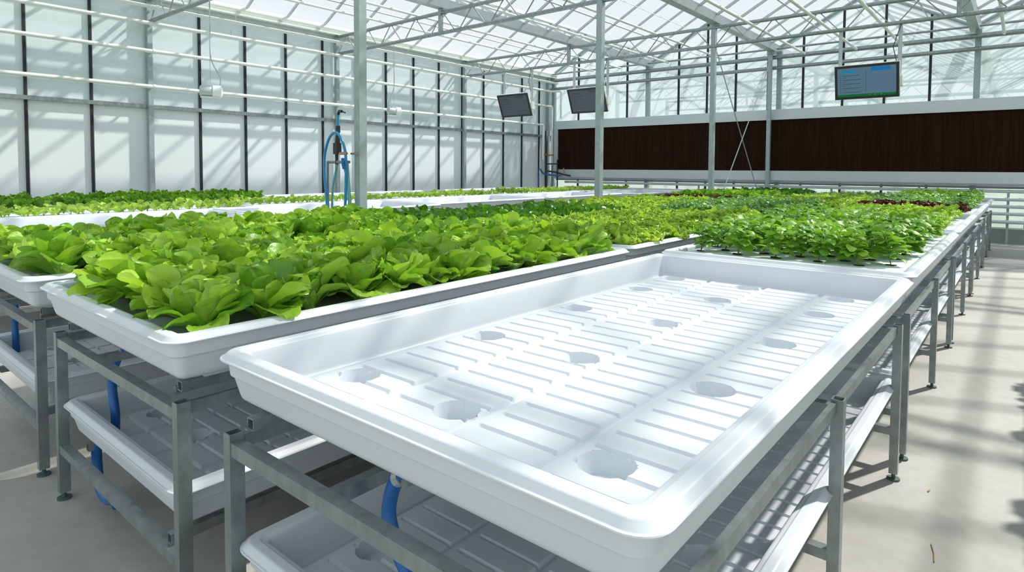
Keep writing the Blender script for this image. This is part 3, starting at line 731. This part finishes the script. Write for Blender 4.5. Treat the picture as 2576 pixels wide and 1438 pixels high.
def herb(seed, mat='basil', h=.165, n=8, ll=.068, up=1.0):
    r = random.Random(seed); L = LeafMB(); S = MB()
    for s in range(3):
        a = r.uniform(0, 6); tx, ty = r.uniform(.02, .07) * math.cos(a), r.uniform(.02, .07) * math.sin(a); hh = h * r.uniform(.75, 1.1)
        S.tube([(0, 0, 0), (tx * .5, ty * .5, hh * .55), (tx, ty, hh)], .0022, 5)
        for k in range(n):
            f = .20 + .80 * (k + r.random() * .5) / n; z = hh * f; bx, by = tx * f, ty * f
            for j in (0, 1):
                az = a + k * 1.57 + j * PI + r.uniform(-.5, .5); q = r.uniform(.7, 1.2) * (1.15 - .35 * f)
                L.leaf((bx, by, z), az, r.uniform(15, 50), r.uniform(-70, -10) * up, ll * 1.25 * q, ll * .68 * q, r.uniform(-.3, .4), .0018, 2, 4, 5, .5, r.uniform(-.5, .5), r.uniform(0, 1), r.uniform(0, 6), petiole=.22, point=.12)
    return L.mesh('leaves', M[mat], 0.004), S.mesh('stem', M['stem'], True)
def seedling(seed):
    r = random.Random(seed); L = LeafMB(); a0 = r.uniform(0, 6); n = r.choice([6, 7, 8])
    for i in range(n):
        az = a0 + i * 2 * PI / n + r.uniform(-.4, .4); q = r.uniform(.7, 1.2)
        L.leaf((0, 0, .008), az, r.uniform(50, 80), r.uniform(-10, 50), .085 * q, .048 * q, r.uniform(-.2, .4), .003, 2, 4, 5, .62, r.uniform(-.4, .4), r.uniform(0, 1), 0, petiole=.25)
    return L.mesh('leaves', M['seedling'], 0.003)
V = {'butter': [butterhead(10 + i) for i in range(7)], 'choy': [choy(30 + i) for i in range(5)], 'romaine': [romaine(40 + i) for i in range(4)],
     'frill': [frilly(50 + i) for i in range(5)], 'red': [frilly(70 + i, 'red', .95) for i in range(3)],
     'basil': [herb(80 + i) for i in range(6)], 'mint': [herb(100 + i, 'mint', .14, 7, .055) for i in range(4)],
     'seedling': [seedling(120 + i) for i in range(6)], 'fern': [herb(130 + i, 'fern', .10, 9, .026, .5) for i in range(3)]}
plug_me = MB().tube([(0, 0, -0.012), (0, 0, 0.0035)], 0.026, 14).mesh('growing_plug', M['plug'])
INFO = {'butter': ('butterhead_lettuce', 'butterhead lettuce', 'lettuce'), 'choy': ('choy_plant', 'dark green choy plant', 'choy'), 'romaine': ('romaine_lettuce', 'dark green romaine lettuce', 'lettuce'),
        'frill': ('frilly_lettuce', 'yellow-green frilly lettuce', 'lettuce'), 'red': ('red_lettuce', 'dark red lettuce', 'lettuce'), 'basil': ('basil_plant', 'basil plant', 'basil'),
        'mint': ('herb_plant', 'dark leafy herb plant', 'herb'), 'seedling': ('lettuce_seedling', 'small pale lettuce seedling', 'seedling'), 'fern': ('fine_herb_plant', 'fine dark green herb', 'herb')}
ORD = ['first', 'second', 'third', 'fourth', 'fifth', 'sixth', 'seventh', 'eighth', 'ninth', 'tenth', 'eleventh', 'twelfth', 'thirteenth', 'fourteenth', 'fifteenth', 'sixteenth', 'seventeenth', 'eighteenth']
def raft(x, y, label, z):
    mb = MB().box(0.062, TW - 0.062, 0.062, TL - 0.062, -0.03, 0)
    o = mb.build('foam_raft', M['foam']); o.location = (x, y, z); return tag(o, label, 'foam raft', 'white foam rafts')
def plant(kind, x, y, z, s, rz, label, group, tilt=0.14, child=True):
    v = R.choice(V[kind]); nm, _, cat = INFO[kind]
    if kind in ('basil', 'mint', 'fern'):
        t = thing(nm, label, cat, (x, y, z), rz, group); t.scale = (s, s, s)
        link('leaves', v[0], t); link('stem', v[1], t)
        link('growing_plug', plug_me, t)
        t.rotation_euler = (R.uniform(-tilt, tilt), R.uniform(-tilt, tilt), rz)
        return t
    o = link(nm, v, None, (x, y, z)); o.scale = (s, s, s * R.uniform(.92, 1.08)); o.rotation_euler = (R.uniform(-tilt, tilt), R.uniform(-tilt, tilt), rz)
    return tag(o, label, cat, group)
def fill(kind, tx, ty, nx, ny, place, ordinal=True, s=1.0, x0=.13, x1=None, y0=.13, y1=None, zoff=-0.045, skip=0.0, jit=.018, alt=None, stagger=False, group=None):
    x1 = TW - .13 if x1 is None else x1; y1 = TL - .13 if y1 is None else y1
    for j in range(ny):
        for i in range(nx):
            if R.random() < skip: continue
            kd = kind
            if alt: kd = alt(i, j) or kind
            x = x0 + (x1 - x0) * (i + (0.5 if stagger and j % 2 else 0)) / max(nx - 1 + (0.5 if stagger else 0), 1); y = y0 + (y1 - y0) * j / max(ny - 1, 1)
            desc = INFO[kd][1]
            if ordinal: lb = f'{desc} in {place}, {ORD[j]} line back, {ORD[nx - 1 - i]} from right rim'
            else: lb = f'{desc} in {place}'
            plant(kd, tx + x + R.uniform(-jit, jit), ty + y + R.uniform(-jit, jit), H + zoff, s * R.uniform(.88, 1.1), R.uniform(0, 6.28), lb, f'{desc}s in {place}')
def X_(rn, k): return rows[rn][1][k]
def Y_(rn, k): return dY[rn][k]
RZ = H - 0.045
for rn, k in [('R1', 1), ('R1', 2), ('R1', 3), ('R1', 4), ('R2', 0), ('R2', 1), ('R2', 2), ('R2', 3), ('R2', 4), ('R3', 0), ('R3', 1), ('R3', 2), ('R3', 3), ('R3', 4), ('R5', 0), ('R5', 1), ('R5', 2), ('R5', 3), ('R5', 4), ('R5', 5), ('R6', 0), ('R6', 1)]:
    raft(X_(rn, k), Y_(rn, k), f'white foam raft floating in the {ordn[k]} tray of the {rows[rn][0]}', RZ if (rn, k) != ('R1', 1) else H - .012)
fill('butter', X_('R2', 0), Y_('R2', 0), 6, 13, 'front butterhead tray', s=1.07, x0=.165, x1=TW - .165, y0=.17, y1=TL - .17)
fill('butter', X_('R3', 0), Y_('R3', 0), 6, 13, 'left-edge butterhead tray', s=1.07, x0=.165, x1=TW - .165, y0=.17, y1=TL - .17)
fill('choy', X_('R3', 1), Y_('R3', 1), 6, 12, 'dark choy tray', s=.98)
fill('frill', X_('R2', 1), Y_('R2', 1), 6, 12, 'front frilly tray', s=1.0)
fill('basil', X_('R1', 1), Y_('R1', 1), 5, 17, 'basil tray', s=1.05, x0=.13, x1=TW - .15, y0=.27, jit=.010, stagger=True, zoff=-.012)
fill('frill', X_('R1', 2), Y_('R1', 2), 6, 11, 'third tray of the right row', ordinal=False, s=.95, x0=.13, x1=TW - .24, y0=.16)
fill('mint', X_('R2', 2), Y_('R2', 2), 7, 14, 'third tray of the middle row', ordinal=False, s=1.2)
fill('frill', X_('R3', 2), Y_('R3', 2), 6, 12, 'third tray of the third row', ordinal=False, s=1.0)
fill('frill', X_('R2', 3), Y_('R2', 3), 6, 11, 'fourth tray of the middle row', ordinal=False, s=.95)
fill('fern', X_('R2', 4), Y_('R2', 4), 8, 14, 'last tray of the middle row', ordinal=False, s=1.2, zoff=-.04)
fill('mint', X_('R1', 3), Y_('R1', 3), 6, 11, 'fourth tray of the right row', ordinal=False, s=1.1, alt=lambda i, j: 'red' if j < 2 else None, x1=TW - .2)
fill('basil', X_('R1', 4), Y_('R1', 4), 6, 10, 'last tray of the right row', ordinal=False, s=1.1, x1=TW - .2)
fill('romaine', X_('R3', 3), Y_('R3', 3), 6, 11, 'fourth tray of the third row', ordinal=False, s=1.0, alt=lambda i, j: 'red' if j < 3 else ('butter' if (i + j) % 2 else None))
fill('choy', X_('R3', 4), Y_('R3', 4), 6, 10, 'last tray of the third row', ordinal=False, s=1.0)
fill('seedling', X_('R5', 0), Y_('R5', 0), 3, 19, 'nearest seedling tray', ordinal=False, s=1.45, x0=.5, x1=TW - .22, skip=.12, jit=.03)
for k in range(1, 5):
    fill('seedling', X_('R5', k), Y_('R5', k), 3, 20, f'{ordn[k]} seedling tray', ordinal=False, s=1.35, x0=.45, x1=TW - .3, skip=.05, jit=.02)
vs, fs, us, ts, n0 = [], [], [], [], 0
for j in range(20):
    for i in range(3):
        me = R.choice(V['seedling']); nv = len(me.vertices); co_ = np.empty(nv * 3, np.float32); me.vertices.foreach_get('co', co_); co_ = co_.reshape(-1, 3) * 1.3
        a = R.uniform(0, 6.28); ca, sa = math.cos(a), math.sin(a)
        q = co_.copy(); q[:, 0] = co_[:, 0] * ca - co_[:, 1] * sa + .45 + i * .235 + R.uniform(-.02, .02); q[:, 1] = co_[:, 0] * sa + co_[:, 1] * ca + .13 + j * .117
        vs.append(q); fs += [tuple(v + n0 for v in p.vertices) for p in me.polygons]; n0 += nv
me = bpy.data.meshes.new('lettuce_seedlings'); me.from_pydata(np.concatenate(vs).tolist(), [], fs); me.materials.append(M['seedling']); me.polygons.foreach_set('use_smooth', [True] * len(me.polygons))
tag(link('lettuce_seedlings', me, None, (X_('R5', 5), Y_('R5', 5), H - .045)), 'tiny pale lettuce seedlings in the farthest seedling tray', 'seedlings', None, 'stuff')
fill('romaine', X_('R6', 0), Y_('R6', 0), 6, 13, 'nearest wall-side tray', ordinal=False, s=.95)
fill('romaine', X_('R6', 1), Y_('R6', 1), 6, 13, 'second wall-side tray', ordinal=False, s=.95)

# bench beyond the right edge whose plants shade the aisle
tray(1.985, 0.2, 'white tray of lettuce right of the aisle, nearest', ME_PLAIN, group='trays right of the aisle')
tray(1.985, 2.75, 'white tray of lettuce right of the aisle, farther', ME_PLAIN, group='trays right of the aisle')
stand(2.025, 0.26, 'bench frame right of the aisle, nearest'); stand(2.025, 2.81, 'bench frame right of the aisle, farther')
fill('butter', 1.985, 0.2, 5, 11, 'near tray right of the aisle', ordinal=False)
fill('butter', 1.985, 2.75, 5, 11, 'farther tray right of the aisle', ordinal=False)

# ------------------------------------------------------------------ drain hoses
def hose(label, pts, r=0.019, mat='hose', clamp=None, group='blue drain hoses'):
    t = thing('drain_hose', label, 'hose', (0, 0, 0), 0, group)
    MB().tube(smooth_curve(pts), r, 12).build('hose_tube', M[mat], t, True)
    if clamp:
        p, q = Vector(clamp), (Vector(pts[1]) - Vector(pts[0])).normalized()
        MB().tube([p - q * .01, p + q * .01], r + .0022, 12).build('hose_clamp', M['bright'], t, True, .6)
        MB().box(p.x + r, p.x + r + .02, p.y - .012, p.y + .004, p.z - .006, p.z + .012).build('clamp_screw', M['zinc'], t)
    return t
def rel(pts, y): return [(a, y, H + b) for a, b in pts]
hose('blue drain hose hanging under the front corner of the empty tray', rel([(.63, -.150), (.596, -.172), (.563, -.206), (.543, -.257), (.543, -.302), (.570, -.354), (.602, -.391), (.63, -.46), (.64, -.565)], .115), .0165, clamp=(.578, .115, H - .19))
hose('blue drain hose hanging under the front butterhead tray', rel([(-.90, -.150), (-.95, -.200), (-1.035, -.246), (-1.105, -.32), (-1.118, -.401), (-1.092, -.486), (-1.098, -.565)], .10), .0165, clamp=(-.975, .10, H - .213))
hose('short blue hose below the shelf tray of the middle lettuce row', rel([(-1.215, -.62), (-1.212, -.72), (-1.185, -.795), (-1.10, -.815), (-1.03, -.79), (-.99, -.80)], .07), .019)
hose('blue drain hose at the left edge under the third row', rel([(-2.50, -.150), (-2.58, -.23), (-2.68, -.31), (-2.71, -.40), (-2.70, -.48), (-2.69, -.565)], .12), .0165)

# ------------------------------------------------------------------ watering station at near column
t = thing('hose_station', 'blue hoses and watering wand hung on a bracket at the near column', 'watering station', (0, 0, 0))
yb_ = 2.50
MB().tube([(-3.26, yb_, 1.40), (-2.935, yb_, 1.40)], 0.013, 8).build('crossbar', M['grey'], t)
MB().tube([(-3.26, yb_, 1.40), (-3.26, yb_, 0.02)], 0.011, 8).build('support_rod', M['zinc'], t)
mb = MB(); mb.tube([(-3.12, yb_, 1.38), (-3.12, yb_, 1.50)], 0.014, 8); mb.box(-3.14, -3.085, yb_ - .025, yb_ + .025, 1.47, 1.57); mb.tube([(-3.11, yb_, 1.56), (-3.10, yb_, 1.66)], [0.026, 0.014], 10)
mb.build('filter_body', M['black'], t)
MB().tube([(-3.10, yb_, 1.66), (-3.10, yb_, 1.72)], 0.02, 10).build('hose_coupling', M['black'], t)
mb = MB(); mb.tube([(-3.095, yb_, 1.82), (-3.08, yb_, 1.85), (-3.04, yb_, 1.845)], 0.013, 8); mb.tube([(-3.04, yb_, 1.845), (-2.99, yb_, 1.83)], 0.006, 6)
mb.build('spray_wand', M['black'], t)
MB().tube([(-3.10, yb_, 1.72), (-3.097, yb_, 1.83)], 0.010, 8).build('wand_tube', M['hoselight'], t)
MB().tube(smooth_curve([(-3.20, yb_ - .03, 0.70), (-3.235, yb_ - .03, 1.05), (-3.265, yb_ - .03, 1.28), (-3.26, yb_ - .03, 1.46), (-3.19, yb_ - .03, 1.61), (-3.09, yb_ - .03, 1.66), (-3.0, yb_ - .03, 1.59), (-2.945, yb_ - .03, 1.45), (-2.945, yb_ - .03, 1.2), (-2.96, yb_ - .03, 0.95), (-2.965, yb_ - .03, 0.60)]), 0.012, 10).build('blue_hose', M['hoselight'], t, True)
MB().tube(smooth_curve([(-3.10, yb_, 1.41), (-3.17, yb_ + .02, 1.30), (-3.22, yb_ + .02, 1.1), (-3.23, yb_ + .02, .6)]), 0.011, 10).build('left_tube', M['teal'], t, True)
MB().tube(smooth_curve([(-3.03, yb_, 1.41), (-3.0, yb_ + .02, 1.25), (-2.97, yb_ + .02, 1.05), (-2.965, yb_ + .02, .6)]), 0.011, 10).build('middle_tube', M['teal'], t, True)
MB().tube(smooth_curve([(-2.95, yb_ - .01, 1.41), (-2.93, yb_ - .01, 1.2), (-2.905, yb_ - .01, 1.0), (-2.90, yb_ - .01, .6)]), 0.011, 10).build('right_tube', M['teal'], t, True)
mb = MB(); mb.tube([(-3.03, yb_ - .03, 1.475), (-2.93, yb_ - .03, 1.475)], 0.013, 8); mb.build('brass_tap', M['brass'], t)
mb = MB(); mb.tube([(-2.96, yb_ - .05, 1.43), (-2.945, yb_ - .06, 1.39), (-2.94, yb_ - .05, 1.34)], 0.014, 8); mb.build('valve', M['hose'], t)
mb = MB(); mb.box(-2.94, -2.825, 2.516, 2.527, 1.465, 1.48); mb.box(-2.94, -2.932, 2.516, 2.64, 1.465, 1.48); mb.build('column_strap', M['zinc'], t)

# ------------------------------------------------------------------ hanging lamps
def lamp(x, y, z, ztop, rz, label, swan):
    t = thing('hanging_lamp', label, 'lamp', (x, y, z), rz, 'hanging lamps'); t.scale = (.72, .85, 1)
    mb = MB(); mb.tube([(-.18, 0, 0), (-.16, 0, 0), (.02, 0, .0), (.03, 0, .0)], [.055, .075, .075, .07], 14); mb.build('reflector', M['bright'], t, True, .7)
    mb = MB(); mb.tube([(.02, 0, .0), (.03, 0, .0), (.17, 0, .0), (.20, 0, 0)], [.06, .085, .085, .05], 14); mb.build('housing', M['lampwhite'], t, True, .7)
    mb = MB(); mb.box(-.16, .12, -.06, .06, -.085, -.07); mb.build('lens', M['beige'], t)
    mb = MB(); mb.box(-.02, 0, -.01, .01, .06, .11); mb.build('hook', M['lampwhite'], t)
    MB().tube([(0, 0, .10), (0, 0, ztop - z)], .005, 6).build('hanging_wire', M['steelcable'], t)
    MB().tube(smooth_curve([(swan, 0, .08), (swan * .98, 0, .20), (0.015, .02, .45), (.012, .02, ztop - z - .4), (.012, .02, ztop - z)]), .0085, 8).build('power_cable', M['steelcable'], t, True)
    return t
lamp(-6.66, 3.0, 2.34, 3.62, math.radians(72), 'white hanging lamp on a long cable nearest the camera', .16)
lamp(-7.33, 6.62, 2.39, 3.62, math.radians(80), 'white hanging lamp between the near column and the left monitor', -.14)

# ------------------------------------------------------------------ monitors
def emis(name, col, s=0.6, rough=.25):
    m, nt, b = node_mat(name); b.inputs['Base Color'].default_value = (*[c * .3 for c in col], 1); b.inputs['Roughness'].default_value = rough
    b.inputs['Emission Color'].default_value = (*col, 1); b.inputs['Emission Strength'].default_value = s; return m
E_bg = emis('screen_blue_grey', (0.07, 0.13, 0.20)); E_hd = emis('screen_header_blue', (0.0, 0.12, 0.36)); E_hl = emis('screen_highlight', (0.0, 0.18, 0.34))
E_tx = emis('screen_text_grey', (0.03, 0.07, 0.10)); E_gr = emis('screen_green', (0.0, 0.09, 0.02)); E_dk = emis('screen_dark_grey', (0.06, 0.08, 0.095), .35); E_dt = emis('screen_dark_text', (0.045, 0.06, 0.075), .3)
E_wh = emis('screen_icon', (0.10, 0.22, 0.14))
def monitor(x, y, z, label, tilt, lit, rz=0, w=.89, h=.53, polez=3.63, yoff=(0, 0)):
    t = thing('monitor', label, 'monitor', (x, y, z), rz, 'hanging monitors')
    Rt = Matrix.Rotation(tilt, 4, 'X')
    def tilted(mb): mb.rot(0, Rt); return mb
    fr = MB(); b = .036
    for (x0, x1, z0, z1) in ((-w/2, w/2, h/2 - b, h/2), (-w/2, w/2, -h/2, -h/2 + b), (-w/2, -w/2 + b, -h/2 + b, h/2 - b), (w/2 - b, w/2, -h/2 + b, h/2 - b)):
        fr.box(x0, x1, -.028, 0, z0, z1)
    tilted(fr).build('bezel', M['black'], t)
    tilted(MB().box(-w/2 - .006, w/2 + .006, 0, .05, -h/2 - .004, h/2 + .008)).build('case', M['beige'], t)
    sc_ = tilted(MB().box(-w/2 + b, w/2 - b, -.018, -.002, -h/2 + b, h/2 - b)).build('screen', E_bg if lit else E_dk, t)
    g = MB(); W, Hh = w/2 - b, h/2 - b
    def rect(u0, u1, v0, v1, mi): g.box(-W + u0 * 2 * W, -W + u1 * 2 * W, -.0195, -.0181, Hh - v1 * 2 * Hh, Hh - v0 * 2 * Hh, mi)
    rr_ = random.Random(3)
    rect(.58, .90, .02, .15, 1); rect(.08, .32, .10, .18, 2)
    for k in range(9):
        v = .25 + k * .072; rect(.04, .07, v, v + .022, 0)
        if k % 2 == 0: rect(.085, .40 + rr_.uniform(-.04, .05), v, v + .024, 0)
        else: rect(.085, .18, v, v + .014, 0)
    rect(.492, .500, .12, .88, 0)
    if lit:
        rect(0, 1, .915, 1, 3)
        for u in (.55, .64, .74, .86, .93): rect(u, u + .03, .945, .965, 4)
    tilted(g).build('display_graphics', [E_tx, E_hd, E_hl, E_gr, E_wh] if lit else [E_dt, E_dt, E_dt, E_dt, E_dt], sc_)
    for sx in (-.40, .43):
        MB().tube([(sx, .09, -.05), (sx, .09, polez - z)], .028, 10).build('hanging_pole', M['bright'], t, True, .7)
        MB().box(sx - .05, sx + .05, .03, .13, -.10, .06).build('bracket', M['beige'], t)
    MB().tube(smooth_curve([(.36, .07, .08), (.40, .10, .2), (.34, .1, .5), (.36, .05, polez - z - .3), (.45, .03, polez - z)]), .006, 6).build('signal_cable', M['black'], t)
    return t
monitor(-0.36, 10.38, 2.765, 'lit monitor with blue and green screen hanging at the upper right', math.radians(12), True)
monitor(-5.52, 10.32, 2.80, 'unlit hanging monitor half hidden behind the second column', math.radians(22), False)
monitor(-7.47, 10.28, 2.81, 'unlit hanging monitor left of the second column', math.radians(22), False)

# ------------------------------------------------------------------ corner pipework
t = thing('corner_manifold', 'dark pipes, brass valves and blue hose in the far left corner', 'pipework')
MB().tube([(-8.98, 13.55, 0), (-8.98, 13.55, 2.45)], .035, 8).build('black_riser', M['black'], t, True)
MB().tube([(-8.72, 13.75, 0), (-8.72, 13.75, 1.62)], .022, 8).build('thin_riser', M['black'], t, True)
mb = MB(); mb.tube([(-9.05, 13.5, 1.75), (-8.75, 13.6, 1.75)], .022, 8); mb.tube([(-8.98, 13.5, 1.72), (-8.98, 13.5, 1.80)], .035, 8); mb.build('brass_valve', M['brass'], t)
MB().tube([(-8.98, 13.55, 1.50), (-8.72, 13.75, 1.50)], .018, 8).build('link_pipe', M['black'], t)
MB().tube(smooth_curve([(-9.0, 13.3, 1.35), (-8.95, 13.4, 1.22), (-8.8, 13.55, 1.18), (-8.55, 13.7, 1.17)]), .025, 8).build('blue_bend', M['hose'], t, True)
MB().tube(smooth_curve([(-8.98, 13.55, 1.30), (-8.75, 13.7, 1.26), (-8.5, 13.72, 1.20), (-8.25, 13.72, 1.16)]), .022, 8).build('black_bend', M['black'], t, True)
MB().tube([(-8.45, 13.72, 1.17), (-8.48, 13.72, 1.38)], .018, 8).build('tap_handle', M['brass'], t)
MB().tube([(-9.10, 13.35, 0), (-9.10, 13.35, 1.34)], .014, 8).build('blue_drop', M['hose'], t)

# straw on the aisle floor
tag(MB().tube([(1.392, 1.80, 0.004), (1.386, 1.86, 0.004), (1.372, 1.92, 0.004)], .0018, 5).build('straw_piece', M['straw']), 'short bent straw lying on the aisle floor near the camera', 'straw')
tag(MB().tube([(1.32, 2.35, 0.003), (1.325, 2.37, 0.003)], .003, 5).build('straw_crumb', M['straw']), 'tiny crumb on the aisle floor beside the second bench leg', 'crumb')
